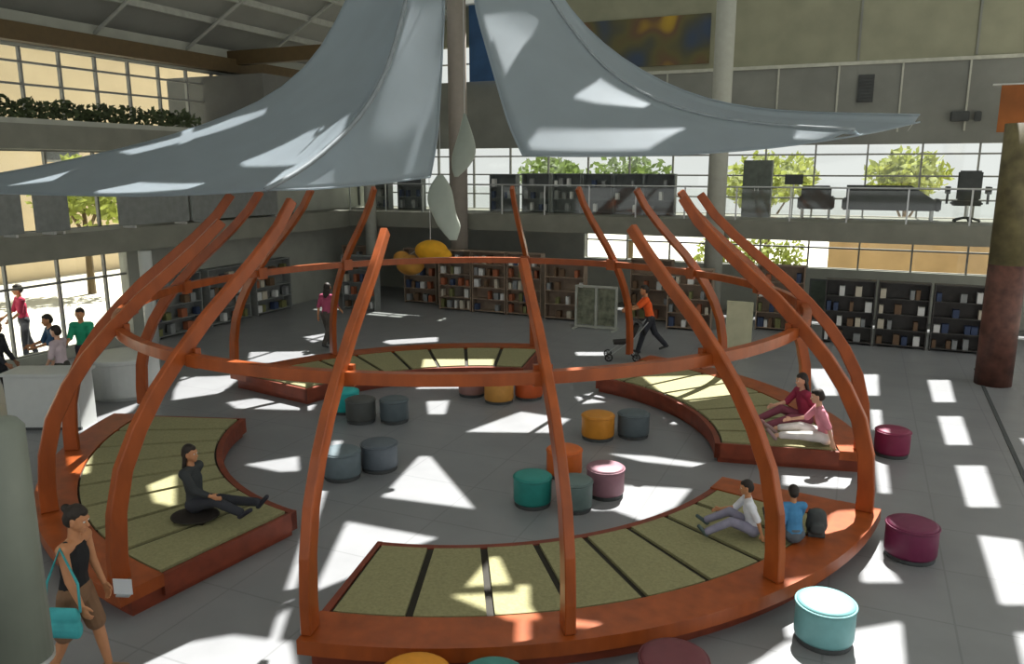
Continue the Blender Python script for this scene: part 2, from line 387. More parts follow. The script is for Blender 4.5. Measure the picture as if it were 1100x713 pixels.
# ------------------------------------------------------------------ timber dome
CX, CY = -5.9, 11.7
PROF = [(6.34, .352), (6.34, .65), (6.30, 1.1), (6.18, 1.55), (5.97, 1.95), (5.72, 2.3), (5.4, 2.65), (5.04, 3.0), (4.65, 3.32), (4.25, 3.66), (3.92, 3.98), (3.68, 4.3)]
dome = empty('timber_dome', (CX, CY, 0))
def rib(ang, top=12):
    m = MB(); u = Vector((math.cos(ang), math.sin(ang), 0)); t = Vector((-u.y, u.x, 0)); rings = []
    for i, (r, z) in enumerate(PROF[:top]):
        a = Vector(PROF[max(i-1, 0)]); b = Vector(PROF[min(i+1, len(PROF)-1)]); d = (b-a).normalized(); nrm = Vector((d.y, -d.x))
        k = i/(len(PROF)-1); hw = .056-.013*k; dep = .105-.04*k
        pts = []
        for sx, sn in ((-1, -1), (1, -1), (1, 1), (-1, 1)):
            rr = r+nrm.x*dep*sn; zz = z+nrm.y*dep*sn
            if i == 0: zz = z
            pts.append(u*rr + t*hw*sx + Vector((0, 0, zz)))
        rings.append(pts)
    m.loft(rings)
    o = m.build('rib', WOOD, dome)
    bv = o.modifiers.new('edge', 'BEVEL'); bv.width = .012; bv.segments = 1
    return o
RIBS = [(R(-10+22.5*k), {13: 11, 14: 10, 15: 11, 11: 11}.get(k, 12)) for k in range(16) if k != 6]
for a, top in RIBS:
    rb = rib(a, top)
    u = Vector((math.cos(a), math.sin(a), 0)); Mx = Matrix(((u.x, -u.y, 0, 0), (u.y, u.x, 0, 0), (0, 0, 1, 0), (0, 0, 0, 1)))
    MB().box(5.2, 5.27, -.1, .1, 2.48, 2.71, Mx).build('bracket', WOOD, rb)
rg = MB(); nn = 96
rg.loft([[Vector((r*math.cos(2*math.pi*k/nn), r*math.sin(2*math.pi*k/nn), z)) for k in range(nn)] for r, z in ((5.26, 2.53), (5.37, 2.53), (5.37, 2.66), (5.26, 2.66), (5.26, 2.53))], caps=False)
rg.build('ring_beam', WOOD, dome)
tag(dome, 'open orange timber dome of curved ribs joined by one ring beam', 'dome')
# platform segments
def arc(r, a0, a1, n): return [(r*math.cos(a0+(a1-a0)*i/n), r*math.sin(a0+(a1-a0)*i/n)) for i in range(n+1)]
def platform(a0, a1, ri, label, m0=None, m1=None):
    a0, a1 = R(a0), R(a1); m0 = a0+R(.6) if m0 is None else R(m0); m1 = a1-R(.6) if m1 is None else R(m1)
    t = empty('tatami_platform', (CX, CY, 0)); n = 28
    MB().prism(arc(ri+.06, a0+.01, a1-.01, n)+arc(6.36, a0+.01, a1-.01, n)[::-1], 0, .24).build('plinth', WOODD, t)
    MB().prism(arc(6.0, a0, a1, n)+arc(6.52, a0, a1, n)[::-1], .2, .35).build('outer_rim', WOOD, t)
    MB().prism(arc(ri, a0, a1, n)+arc(ri+.09, a0, a1, n)[::-1], .08, .325).build('inner_edge', WOODD, t)
    for (b0, b1), nm in (((a0, m0), 'end_board'), ((m1, a1), 'end_board')):
        MB().prism(arc(ri, b0, b1, 6)+arc(6.0, b0, b1, 6)[::-1], .08, .345 if abs(b1-b0) > R(2) else .33).build(nm, WOOD if abs(b1-b0) > R(2) else WOODD, t)
    MB().prism(arc(ri+.09, m0, m1, n)+arc(6.0, m0, m1, n)[::-1], .2, .31).build('mat_bed', TRAY, t)
    k = max(1, round((m1-m0)/R(8.1))); st = (m1-m0)/k
    for i in range(k):
        b0, b1 = m0+st*i, m0+st*(i+1); g = .042
        po = []
        for r in (ri+.12, 5.97):
            po.append(arc(r, b0+g/r, b1-g/r, 6))
        MB().prism(po[0]+po[1][::-1], .30, .345).build('tatami_mat', TATAMI, t)
    return tag(t, label, 'platform', 'tatami platforms under the dome')
platform(-78, -8.5, 4.42, 'front curved tatami platform with broad orange rim and orange deck end', -77.2, -14.5)
platform(-162, -97.5, 4.05, 'left tatami platform carrying the seated figure in dark clothes')
platform(11, 76, 4.1, 'right tatami platform curving round to the back behind the dark stools')
platform(100, 170, 4.1, 'rear tatami platform facing the camera beyond the turquoise stool')
# ------------------------------------------------------------------ canopy
def fabric(name, G, parent):
    m = MB(); vs, fs = grid_poly(G); m.add(vs, fs)
    bmesh.ops.subdivide_edges(m.bm, edges=m.bm.edges[:], cuts=1, use_grid_fill=True)
    o = m.build(name, FABRIC, parent, smooth=True)
    s_ = o.modifiers.new('thickness', 'SOLIDIFY'); s_.thickness = .004
    return o
SEAMSHADE = mat('seam shade grey', (.20, .23, .25), .7)  # dark grey puts the shade along the fold into the seam colour
def canopy(label, faces, edges, apex, tips):
    t = empty('canopy', apex)
    off = Vector(apex)
    for f in faces: fabric('fabric_panel', [[p-off for p in r_] for r_ in GR[f]], t)
    for e in edges:
        MB().tube([p-off for p in CUR[e]], .03 if e in 'RF' else .014, 6).build('seam' if e in 'RF' else 'hem', SEAMSHADE if e in 'RF' else FABRIC, t, smooth=True)
    pr = [CUR[e][0]-off for e in edges[:3]]; c = sum(pr, Vector())/len(pr)
    MB().loft([[c+Vector((r*math.cos(k*math.pi/8), r*math.sin(k*math.pi/8), z)) for k in range(16)] for r, z in ((.10, -.03), (.13, -.03), (.13, .03), (.10, .03), (.10, -.03))], caps=False).build('top_ring', STEEL, t)
    MB().tube([c, Vector((c.x, c.y, ZR-off.z))], .015, 6).build('hanging_cable', STEEL, t)
    for p in tips:
        o = p-off; e = Vector((p.x+.3, YB, p.z+.2)) if p.x > -5 else Vector((X0, p.y-.4, p.z-.9))
        MB().tube([o, e-off], .004, 5).build('stay_cable', STEEL, t)
    return tag(t, label, 'canopy', 'white tent canopies')
canopy('left white tent canopy sweeping down to a low point at the left', ['LA', 'LB'], ['U', 'R', 'E', 'A', 'B'], CUR['R'][0], [CUR['U'][-1]])
canopy('right white tent canopy spreading to two points at the right', ['RD', 'RS'], ['D', 'F', 'H', 'L', 'K'], CUR['D'][0], [CUR['H'][-1]])
# hanging fabric leaves in the gap
def pendant(path, widths, label, m):
    a_ = np.linspace(0, len(path)-1, 31); P_ = np.array([[np.interp(t_, range(len(path)), [q[k] for q in path]) for k in range(3)] for t_ in a_]); widths = np.interp(a_, range(len(widths)), widths)
    for _ in range(6): P_[1:-1] = .25*P_[:-2]+.5*P_[1:-1]+.25*P_[2:]; widths[1:-1] = .25*widths[:-2]+.5*widths[1:-1]+.25*widths[2:]
    pts = [deep(*q) for q in P_]; top = pts[0]; t = empty('fabric_pendant', top)
    b = MB(); rings = []
    for i, (p, w) in enumerate(zip(pts, widths)):
        q = p-top; a = .5*i
        ring = []
        for k in range(12):
            th = 2*math.pi*k/12; o = RT*(math.cos(th)*w) + Vector((-RT.y, RT.x, 0))*(math.sin(th)*w*.28)
            ring.append(q+o)
        rings.append(ring)
    b.loft(rings); b.build('fabric_body', m, t, smooth=True)
    MB().tube([(0, 0, 0), (0, 0, ZR-top.z)], .005, 5).build('cord', STEEL, t)
    return tag(t, label, 'hanging decoration', 'pale fabric pendants')
PALE = mat('pale grey green silk', (.50, .54, .47), .7, .06, 3, translucent=.3)
pendant([(499, 122, 13), (500, 138, 13), (500, 155, 13), (498, 168, 13), (494, 180, 13), (490, 190, 13)], [.02, .09, .17, .2, .14, .03], 'upper pale fabric pendant hanging in the gap between the canopies', PALE)
pendant([(473, 188, 13.2), (473, 200, 13.2), (473, 215, 13.2), (477, 230, 13.2), (483, 243, 13.2), (487, 258, 13.2)], [.05, .18, .23, .2, .2, .06], 'lower pale fabric pendant hanging above the yellow lantern', PALE)
# ------------------------------------------------------------------ poufs
def pouf(x, y, d, col, label, h=.45, name=None):
    t = empty('pouf', (at(x, y).x, at(x, y).y, 0)); r = d/2
    cm = mat('vinyl '+(name or label.split(' pouf')[0]), col, .5, .08, 8)
    MB().lathe([(r*.93, .0), (r*.95, .01), (r*.95, .05), (r*.93, .06)], 28).build('base', DGREY, t, smooth=False)
    MB().lathe([(r*.97, .06), (r, .09), (r, h-.07), (r*.985, h-.035)], 32).build('side_panel', cm, t, smooth=True)
    MB().lathe([(r*.985, h-.035), (r*.96, h-.012), (r*.86, h), (r*.5, h+.012), (r*.1, h+.016)], 32).build('seat_pad', cm, t, smooth=True)
    pp = [Vector((r*1.0*math.cos(2*math.pi*k/32), r*1.0*math.sin(2*math.pi*k/32), h-.035)) for k in range(33)]
    MB().tube(pp, .012, 6, False).build('piping', cm, t, smooth=True)
    return tag(t, label, 'pouf', 'round poufs')
pouf(884, 687, .58, (.17, .38, .385), 'pale turquoise pouf in sun at the front right corner')
pouf(977, 597, .60, (.15, .018, .06), 'large maroon pouf beside the orange deck end')
pouf(957, 488, .55, (.20, .018, .06), 'smaller maroon pouf behind the rightmost rib foot')
pouf(642, 470, .58, (.55, .22, .02), 'ochre pouf standing beside a slate one mid floor')
pouf(680, 468, .56, (.09, .115, .125), 'slate pouf standing right of the ochre pouf')
pouf(572, 541, .54, (.02, .22, .19), 'deep teal pouf left of the central front rib')
pouf(617, 546, .5, (.12, .17, .16), 'grey green pouf right behind the central front rib')
pouf(650, 531, .55, (.26, .13, .16), 'dusty mauve pouf with sunlit top mid floor')
pouf(606, 510, .55, (.60, .13, .02), 'red orange pouf half hidden by the central front rib')
pouf(368, 512, .58, (.12, .155, .17), 'blue grey pouf right of the bright left front rib')
pouf(408, 503, .58, (.10, .12, .14), 'darker blue grey pouf touching its paler neighbour')
pouf(388, 452, .56, (.07, .075, .07), 'blackish pouf beneath the ring beam at left')
pouf(424, 452, .54, (.10, .125, .13), 'slate pouf beside the blackish one near the rear platform')
pouf(371, 442, .56, (.02, .40, .38), 'bright turquoise pouf behind the blackish pouf')
pouf(536, 431, .60, (.50, .24, .05), 'mustard pouf in front of the rear platform')
pouf(568, 427, .58, (.50, .09, .02), 'vermilion pouf right of the mustard one')
pouf(507, 424, .56, (.28, .15, .13), 'dusty pink pouf left of the mustard one')
pouf(722, 752, .62, (.15, .04, .05), 'dark wine pouf cut by the bottom edge below the rim')
pouf(447, 770, .62, (.70, .28, .02), 'amber pouf cut by the bottom edge below the rim')
pouf(530, 774, .58, (.06, .24, .21), 'sea green pouf just showing at the bottom edge')
# ------------------------------------------------------------------ guard post near the camera
pt = deep(-11, 450, 2.3)
gp = empty('guard_post', (pt.x, pt.y, 3.2)); hh = pt.z-3.2
GPM = mat('grey green post paint', (.16, .18, .15), .5, .1)
MB().lathe([(.085, 0), (.085, hh-.03), (.07, hh-.01), (.03, hh)], 24).build('post', GPM, gp, smooth=True)
MB().lathe([(.088, 0), (.088, .015)], 24).build('base_plate', STEEL, gp)
tag(gp, 'grey green guard post close to the camera at the left edge', 'post')
struct(MB().box(-9, 6, -3, .1, 2.85, 3.2).box(pt.x-.3, pt.x+.05, .1, pt.y+.03, 2.85, 3.2).build('floor_gallery_front', SLAB))
# ------------------------------------------------------------------ bookcases and books
def frame_tube(m, pts, r=.02): return m.tube(pts, r, 6)
BOOKC = {'cream': (.55, .50, .40), 'white': (.68, .68, .66), 'grey': (.25, .26, .26), 'rust': (.35, .11, .05), 'navy': (.04, .06, .12), 'olive': (.18, .18, .07), 'brown': (.15, .09, .05), 'teal': (.05, .16, .15)}
BOOKM = {}
def book_proto(c):
    if c in BOOKM: return BOOKM[c]
    m = MB(); w, d, h = .035, .17, .25
    m.box(-w/2, -w/2+.004, 0, d, 0, h); m.box(w/2-.004, w/2, 0, d, 0, h); m.box(-w/2, w/2, -.004, .004, 0, h)
    m.box(-w/2+.004, w/2-.004, .004, d-.008, .005, h-.006)
    me = m.build('book', mat('book cover '+c, BOOKC[c], .6)); BOOKM[c] = [me, True]
    return BOOKM[c]
ORD = ['bottom', 'second', 'third', 'fourth', 'top']
BOOKN = [0]
def book(c, loc, sc, rz, label, group):
    pr = book_proto(c)
    if pr[1]: o = pr[0]; pr[1] = False
    else: o = pr[0].copy(); COL.objects.link(o)
    o.location = loc; o.scale = sc; o.rotation_euler = (0, 0, rz); BOOKN[0] += 1
    return tag(o, label, 'book', group)
def bookcase(x, y, z, w, h, n, label, where, mcol, colors, rz=0.0, d=.34, fill=.8, wide=1.0):
    t = empty('bookcase', (x, y, z), rz)
    b = MB(); b.box(-w/2, -w/2+.03, 0, d, 0, h).build('side_panel', mcol, t); MB().box(w/2-.03, w/2, 0, d, 0, h).build('side_panel', mcol, t)
    MB().box(-w/2+.03, w/2-.03, d-.02, d, 0, h).build('back_panel', mcol, t); MB().box(-w/2, w/2, -.01, d, h, h+.03).build('top', mcol, t)
    for i in range(n):
        zz = .08+i*(h-.08)/n; MB().box(-w/2+.03, w/2-.03, .01, d-.02, zz-.025, zz).build('shelf', mcol, t)
        u = -w/2+.06; clear = (h-.08)/n-.04
        while u < w/2-.12:
            bw = random.uniform(.9, 1.9)*wide
            if u+.035*bw > w/2-.04: break
            if random.random() < fill:
                c = random.choice(colors); q = Matrix.Rotation(rz, 3, 'Z') @ Vector((u+.0175*bw, .05, zz))
                nm = 'top' if i == n-1 else ORD[i]
                book(c, (x+q.x, y+q.y, z+q.z+.0005), (bw, random.uniform(.9, 1.2), min(clear/.25, random.uniform(.8, 1.15))*.98), rz, '%s book on the %s shelf of the %s' % (c, nm, where), 'books in the '+where)
            u += .036*bw+random.uniform(.0, .12)*wide
    return tag(t, label, 'bookcase', 'bookcases')
KD = ['grey', 'brown', 'white', 'cream', 'navy']; KC = ['cream', 'rust', 'brown', 'olive', 'grey', 'navy', 'white']
for px, l, wh in ((912, 'black bookcase at the left end of the dark row at right', 'left black bookcase at right'), (957, 'black bookcase in the middle of the dark row at right', 'middle black bookcase at right'), (1003, 'black bookcase at the right end of the dark row by the brown reflection column', 'right black bookcase at right')):
    bookcase(at(908, 375).x+(px-912)/45*1.3, 22.9, 0, 1.25, 1.72, 4, l, wh, DARK, KD, wide=2.6)
for px, l, wh in ((447, 'brown bookcase below the yellow lantern', 'brown bookcase below the lantern'), (492, 'brown bookcase next right from the one below the yellow lantern', 'brown bookcase beside the lantern one'), (537, 'brown bookcase ending the central row beside the open floor', 'brown bookcase ending the central row')):
    bookcase(at(447, 348).x+(px-447)/45*1.25, 23.2, 0, 1.2, 2.0, 5, l, wh, mat('umber shelf', (.27, .20, .145), .6), KC, wide=2.3)
for px, l, wh in ((318, 'grey bookcase behind the left ribs', 'grey bookcase behind the left ribs'), (590, 'brown bookcase behind the metal display rack at its left', 'brown bookcase left of the metal rack'), (742, 'brown bookcase behind the walker in orange', 'brown bookcase behind the orange walker')):
    p = at(px, 352); bookcase(p.x, 23.0 if px > 400 else 22.0, 0, 1.3, 1.8, 4, l, wh, GREYP if px < 400 else mat('umber shelf', (.27, .20, .145)), KC, wide=2.5)
for px, l, wh in ((372, 'umber bookcase behind the rib with the raspberry walker', 'bookcase by the raspberry walker'), (272, 'umber bookcase furthest left behind the ribs', 'furthest left bookcase'), (690, 'umber bookcase just right of the metal display rack', 'bookcase right of the metal rack'), (838, 'umber bookcase behind the right hand ribs next to the notice board', 'bookcase next to the notice board')):
    p = at(px, 350); bookcase(p.x, 24.0, 0, 1.3, 1.9, 4, l, wh, mat('umber shelf', (.27, .20, .145)), KC, wide=2.6)
for yy, l, wh in ((16.6, 'grey bookcase against the left wall nearest its windows', 'bookcase nearest the left windows'), (18.6, 'grey bookcase against the left wall, middle of the three there', 'middle bookcase of the left wall'), (20.6, 'grey bookcase against the left wall nearest the back corner', 'left wall bookcase nearest the corner')):
    bookcase(-17.6, yy, 0, 1.7, 1.7, 4, l, wh, GREYP, KC, rz=math.pi/2, wide=3.6)
# gallery bookcases, seen from below through the ribs
for i, px in enumerate((575, 608, 641, 674, 707)):
    p = atY(px, 220, 25.2); bookcase(p.x, 25.2, 3.2, 1.0, 1.28, 3, 'slate bookcase on the back gallery, number %s of five from the left' % ['one', 'two', 'three', 'four', 'five'][i], 'gallery bookcase number %s' % ['one', 'two', 'three', 'four', 'five'][i], mat('slate shelf', (.15, .165, .165), .6), ['grey', 'navy', 'white', 'grey'], fill=.4, wide=2.2)
for i, px in enumerate((405, 440, 540)):
    p = atY(px, 220, 25.2); bookcase(p.x, 25.2, 3.2, 1.0, 1.25, 3, ['slate bookcase on the back gallery behind the thin grey column', 'slate bookcase on the back gallery left of the lower pendant', 'slate bookcase on the back gallery right of the taupe column'][i], ['gallery bookcase behind the thin column', 'gallery bookcase left of the pendant', 'gallery bookcase right of the taupe column'][i], mat('slate shelf', (.15, .165, .165)), ['grey', 'navy', 'white'], fill=.35, wide=2.2)
# metal display rack
p = at(642, 352); rk = empty('display_rack', (p.x, p.y-.2, 0)); RKM = mat('pale grey rack metal', (.40, .41, .36), .5)
m = MB()
for x_ in (-.62, 0, .62): m.box(x_-.03, x_+.03, -.03, .03, 0, 1.3)
for z_ in (.06, 1.27): m.box(-.62, .62, -.028, .028, z_-.03, z_+.03)
m.build('frame', RKM, rk)
for k, x_ in enumerate((-.31, .31)): MB().box(x_-.26, x_+.26, -.01, .01, .12, 1.22).build('board', mat('olive pinboard', (.16, .17, .12), .8, .5, 5), rk)
for x_ in (-.6, .6): MB().box(x_-.04, x_+.04, -.3, .3, 0, .04).build('foot', RKM, rk)
tag(rk, 'pale grey metal display rack with two dark boards near the walker', 'rack')
# dark notice board and cream panel
p = at(884, 362); nb = empty('notice_board', (p.x, p.y, 0)); MB().box(-.42, .42, -.02, .02, .55, 1.6).build('board', mat('dark green felt', (.05, .065, .05), .8, .4, 4), nb)
MB().box(-.46, .46, -.03, -.02, .5, .55).box(-.46, .46, -.03, -.02, 1.6, 1.65).box(-.46, -.42, -.03, -.02, .5, 1.65).box(.42, .46, -.03, -.02, .5, 1.65).build('frame', DGREY, nb)
for x_ in (-.35, .35): MB().box(x_-.025, x_+.025, -.25, .25, 0, .05).box(x_-.02, x_+.02, -.02, .02, .05, .55).build('leg', DGREY, nb)
tag(nb, 'dark green notice board standing left of the black bookcases', 'board')
p = at(792, 382); cp = empty('screen_panel', (p.x, p.y, 0)); MB().box(-.32, .32, -.03, .03, .12, 1.4).build('panel', mat('cream canvas', (.48, .47, .32), .8, .1, 3), cp)
for x_ in (-.25, .25): MB().box(x_-.03, x_+.03, -.2, .2, 0, .04).box(x_-.02, x_+.02, -.02, .02, .04, .12).build('foot', STEEL, cp)
tag(cp, 'cream standing screen behind the right hand ribs', 'screen')
# yellow lantern
p = atY(455, 274, 21.0); ln = empty('lantern', (p.x, 21.0, p.z)); YL = mat('yellow paper', (.80, .42, .02), .7, .15, 4, translucent=.25); YD = mat('amber paper', (.42, .20, .03), .7, .2, 4)
MB().ball((.22, 0, .12), .42, (1, .8, .62), 3).ball((.5, 0, .02), .26, (1, .8, .7), 3).build('paper_body', YL, ln, smooth=True)
MB().ball((-.38, 0, -.26), .36, (1, .8, .7), 3).ball((-.62, 0, -.1), .22, (1, .8, .8), 3).build('tail_lobe', YD, ln, smooth=True)
MB().tube([(.2, 0, .36), (.2, 0, 3.2-p.z+.2)], .008, 6).tube([(-.38, 0, 0), (.2, 0, .36)], .008, 6).tube([(.2, 0, 3.2-p.z+.2), (.2, 0, ZR-p.z)], .008, 6).build('cord', STEEL, ln)
ln.scale = (1.25, 1.25, 1.25)
tag(ln, 'lumpy bright yellow lantern hanging over the central bookcases', 'lantern')
# things on the gallery
def onG(px, Y=25.6): return atY(px, 245, Y).x
t = empty('tall_cabinet', (onG(810), 25.6, 3.2)); MB().box(-.42, .42, 0, .45, 0, 1.72).build('body', mat('grey green cabinet', (.10, .115, .10), .6, .2), t)
for s_ in (-1, 1):
    d_ = MB().box(min(0, s_*.4)+.005, max(0, s_*.4)-.005, -.02, 0, .08, 1.68).build('door', mat('grey green cabinet', (.1, .11, .1)), t); MB().box(s_*.05-.01, s_*.05+.01, -.045, -.02, .8, .95).build('handle', STEEL, d_)
tag(t, 'tall dark grey cabinet on the back gallery right of the pale column', 'cabinet')
t = empty('armchair', (onG(874), 25.6, 3.2))
MB().box(-.4, .4, 0, .75, .28, .48).build('seat', DGREY, t, bevel=.04); MB().box(-.42, .42, -.12, .05, .3, .98).build('backrest', DGREY, t, bevel=.05)
for s_ in (-1, 1): MB().box(s_*.44-.07, s_*.44+.07, -.1, .72, .28, .66).build('armrest', DGREY, t, bevel=.04)
for sx in (-.38, .38):
    for sy in (0, .65): MB().box(sx-.025, sx+.025, sy-.025, sy+.025, 0, .3).build('leg', STEEL, t)
tag(t, 'charcoal armchair seen from behind on the back gallery left of the sofa', 'armchair')
t = empty('sofa', (onG(954), 25.6, 3.2))
MB().box(-1.15, 1.15, 0, .8, .28, .46).build('seat', DGREY, t, bevel=.04)
MB().prism([(-1.2, .3), (1.2, .3), (1.2, .55), (.5, 1.0), (-1.2, 1.0)], -.12, .06).build('backrest', DGREY, t).matrix_local = Matrix.Rotation(math.pi/2, 4, 'X')
for s_ in (-1, 1): MB().box(s_*1.22-.08, s_*1.22+.08, -.1, .75, .28, .62).build('armrest', DGREY, t, bevel=.04)
for sx in (-1.1, 1.1):
    for sy in (0, .7): MB().box(sx-.03, sx+.03, sy-.03, sy+.03, 0, .3).build('leg', STEEL, t)
tag(t, 'long charcoal sofa with sloping back on the back gallery', 'sofa')
t = empty('desk_chair', (onG(1036), 25.6, 3.2))
MB().box(-.38, .38, -.05, .6, .45, .58).build('seat', DGREY, t, bevel=.04); MB().box(-.3, .3, -.12, -.02, .6, 1.42).build('backrest', DGREY, t, bevel=.04)
for s_ in (-1, 1): MB().box(s_*.5-.05, s_*.5+.05, -.1, .45, .78, .98).box(s_*.5-.03, s_*.5+.03, .1, .16, .5, .8).build('armrest', DGREY, t)
MB().lathe([(.05, .12), (.05, .46)], 12).build('stem', STEEL, t)
for k in range(5): MB().tube([(0, 0, .14), (.34*math.cos(k*1.257), .34*math.sin(k*1.257), .06)], .03, 6).ball((.34*math.cos(k*1.257), .34*math.sin(k*1.257), .035), .035).build('foot', DGREY, t)
tag(t, 'black high backed desk chair on the back gallery at its right end', 'chair')
t = empty('monitor_stand', (onG(849), 25.7, 3.2)); MB().box(-.26, .26, -.02, .02, 1.0, 1.3).build('screen', DGREY, t); MB().lathe([(.02, .02), (.02, 1.02)], 10).build('stem', STEEL, t); MB().lathe([(.18, 0), (.18, .02)], 20).build('base', STEEL, t)
tag(t, 'small dark screen on a thin stand beside the tall grey cabinet', 'monitor')
gl = empty('gallery_railing', (0, 24.05, 3.2)); m = MB()
m.tube([(-17, 0, .95), (8.9, 0, .95)], .025, 8).build('handrail', STEEL, gl)
for k in range(18): MB().box(-16.9+k*1.5, -16.86+k*1.5, -.02, .02, 0, .95).build('baluster', STEEL, gl)
MB().box(-17, 8.9, -.006, .006, .08, .88).build('glass_panel', GLASS, gl)
tag(gl, 'steel and glass railing along the back gallery edge', 'railing')
# grey partitions on the left gallery
for x0, x1, z1, l in ((-40, 26, 4.5, 'grey partition screen on the left gallery cut by the left edge'), (40, 76, 4.45, 'short grey partition screen on the left gallery between two window bays'), (130, 205, 4.75, 'grey partition screen on the left gallery nearest the left windows'), (208, 300, 4.7, 'grey partition screen on the left gallery beside the back corner')):
    a, b = atX(x0, 240, -17.0), atX(x1, 240, -17.0)
    t = empty('partition_screen', (-17.05, (a.y+b.y)/2, 3.2)); L = (b.y-a.y)/2
    MB().box(-.03, .03, -L, L, .06, z1-3.2).build('panel', GREYP, t)
    for s_ in (-1, 1): MB().box(-.2, .2, s_*(L-.3)-.03, s_*(L-.3)+.03, 0, .06).build('foot', STEEL, t)
    tag(t, l, 'partition')
for x0, x1, z1, l in ((215, 300, 4.75, 'dark screen on the back gallery at its far left end'), (303, 388, 4.6, 'dark screen on the back gallery left of the thin grey column')):
    a, b = atY(x0, 240, 26.2), atY(x1, 240, 26.2); t = empty('partition_screen', ((a.x+b.x)/2, 26.2, 3.2)); L = (b.x-a.x)/2
    MB().box(-L, L, -.03, .03, .06, z1-3.2).build('panel', mat('dark screen cloth', (.13, .14, .135), .9), t)
    for s_ in (-1, 1): MB().box(s_*(L-.3)-.03, s_*(L-.3)+.03, -.2, .2, 0, .06).build('foot', STEEL, t)
    tag(t, l, 'partition')
# wall things
a, b = atY(622, 75, YB-.06), atY(764, 14, YB-.06)
tag(MB().box(a.x, b.x, YB-.1, YB-.002, a.z, b.z).build('mural', mural_mat()), 'dark mural with a yellow patch high on the back wall', 'mural')
a, b = atY(505, 88, YB-.06), atY(535, -10, YB-.06); t = empty('banner', (a.x, YB-.1, a.z))
MB().box(0, b.x-a.x, -.01, .01, 0, b.z-a.z).build('cloth', mat('blue cloth', (.035, .09, .20), .8, .3, 1), t); MB().tube([(-.05, 0, b.z-a.z), (b.x-a.x+.05, 0, b.z-a.z)], .03, 8).build('rod', STEEL, t)
tag(t, 'blue banner on the back wall in the gap between the canopies', 'banner')
a = atY(1102, 118, 24.6); t = empty('banner', (a.x, 24.6, a.z))  # hanging panel added in place of an orange reflection on glass
MB().box(-.6, 1.2, -.015, .015, -.55, .65).build('cloth', mat('burnt orange reflection', (.22, .07, .015), .8, .3, 1), t); MB().tube([(-.8, 0, .65), (1.25, 0, .65)], .025, 8).build('rod', STEEL, t)
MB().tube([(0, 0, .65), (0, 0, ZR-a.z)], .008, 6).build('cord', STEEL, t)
tag(t, 'burnt orange reflection panel above the brown reflection column at right', 'banner')
a = atY(930, 95, YB-.03); m = MB().box(a.x-.22, a.x+.22, YB-.05, YB-.002, a.z-.4, a.z+.4)
for k in range(8): m.box(a.x-.2, a.x+.2, YB-.08, YB-.05, a.z-.36+k*.095, a.z-.31+k*.095)
tag(m.build('wall_vent', DGREY), 'dark louvred vent on the back wall above the right canopy tip', 'vent')
for px, l in ((1031, 'dark floodlight box on the back wall above the windows'), (1050, 'small dark speaker on the back wall right of the floodlight')):
    a = atY(px, 125, YB-.03); w_ = .24 if px < 1040 else .09
    t = empty('wall_lamp' if px < 1040 else 'wall_speaker', (a.x, YB-.002, a.z)); MB().box(-w_, w_, -.16, -.04, -.14, .14).build('housing', DGREY, t, bevel=.02); MB().box(-.05, .05, -.04, 0, -.06, .06).build('bracket', STEEL, t)
    tag(t, l, 'lamp' if px < 1040 else 'speaker')
# reception counter at the left
p = at(44, 462); ct = empty('reception_counter', (p.x, p.y, 0), R(25))
MB().box(-.55, .75, -.02, .02, .06, 1.02).build('front_panel', WHITE, ct); MB().box(-.6, .8, -.06, .6, 1.02, 1.07).build('worktop', WHITE, ct)
for x_ in (-.53, .71): MB().box(x_, x_+.04, .02, .55, 0, 1.02).build('side_panel', WHITE, ct)
MB().box(-.5, .72, -.0, .02, 0, .06).build('kick_board', DGREY, ct)
tag(ct, 'white reception counter at the far left below the windows', 'counter')
p = at(130, 428); t = empty('display_plinth', (p.x-.2, p.y+.3, 0)); MB().lathe([(.62, 0), (.62, .06), (.7, .08), (.7, .78), (.67, .82), (.1, .83)], 36).build('drum', WHITE, t, smooth=False)
MB().lathe([(.71, .76), (.73, .78), (.73, .84), (.71, .86), (.1, .86)], 36).build('top', WHITE, t)
tag(t, 'round white plinth table seen between the two left ribs', 'table')
# ------------------------------------------------------------------ people
def cap(b, p0, p1, r0, r1, side=None, flat=1.0, n=12):
    """tapered round-ended limb section"""
    p0, p1 = Vector(p0), Vector(p1); d = p1-p0; L = d.length
    d = d.normalized() if L > 1e-6 else Vector((0, 0, 1))
    u = (Vector(side) - d*Vector(side).dot(d)).normalized() if side else d.orthogonal().normalized()
    w = d.cross(u); rings = []
    def ring(c, r): return [c + u*math.cos(2*math.pi*k/n)*r + w*math.sin(2*math.pi*k/n)*r*flat for k in range(n)]
    for a in (-80, -50, -22): rings.append(ring(p0+d*math.sin(R(a))*r0*flat, r0*math.cos(R(a))))
    for q in (0, .5, 1): rings.append(ring(p0.lerp(p1, q), r0+(r1-r0)*q))
    for a in (22, 50, 80): rings.append(ring(p1+d*math.sin(R(a))*r1*flat, r1*math.cos(R(a))))
    b.loft(rings)
def remesh(b, name, m, parent, vox, smooth=3):
    o = b.build(name, m, parent, smooth=True)
    r = o.modifiers.new('skin', 'REMESH'); r.mode = 'VOXEL'; r.voxel_size = vox; r.use_smooth_shade = True
    s_ = o.modifiers.new('soft', 'SMOOTH'); s_.iterations = smooth; s_.factor = .5
    dg = bpy.context.evaluated_depsgraph_get(); me = bpy.data.meshes.new_from_object(o.evaluated_get(dg))
    o.modifiers.clear(); o.data = me; me.materials.clear(); me.materials.append(m)
    for q in me.polygons: q.use_smooth = True
    return o
SK = {'tan': mat('tan skin', (.50, .23, .11), .5, .06, 9), 'fair': mat('fair skin', (.62, .36, .24), .5, .06, 9), 'brown': mat('brown skin', (.30, .14, .075), .5, .06, 9)}
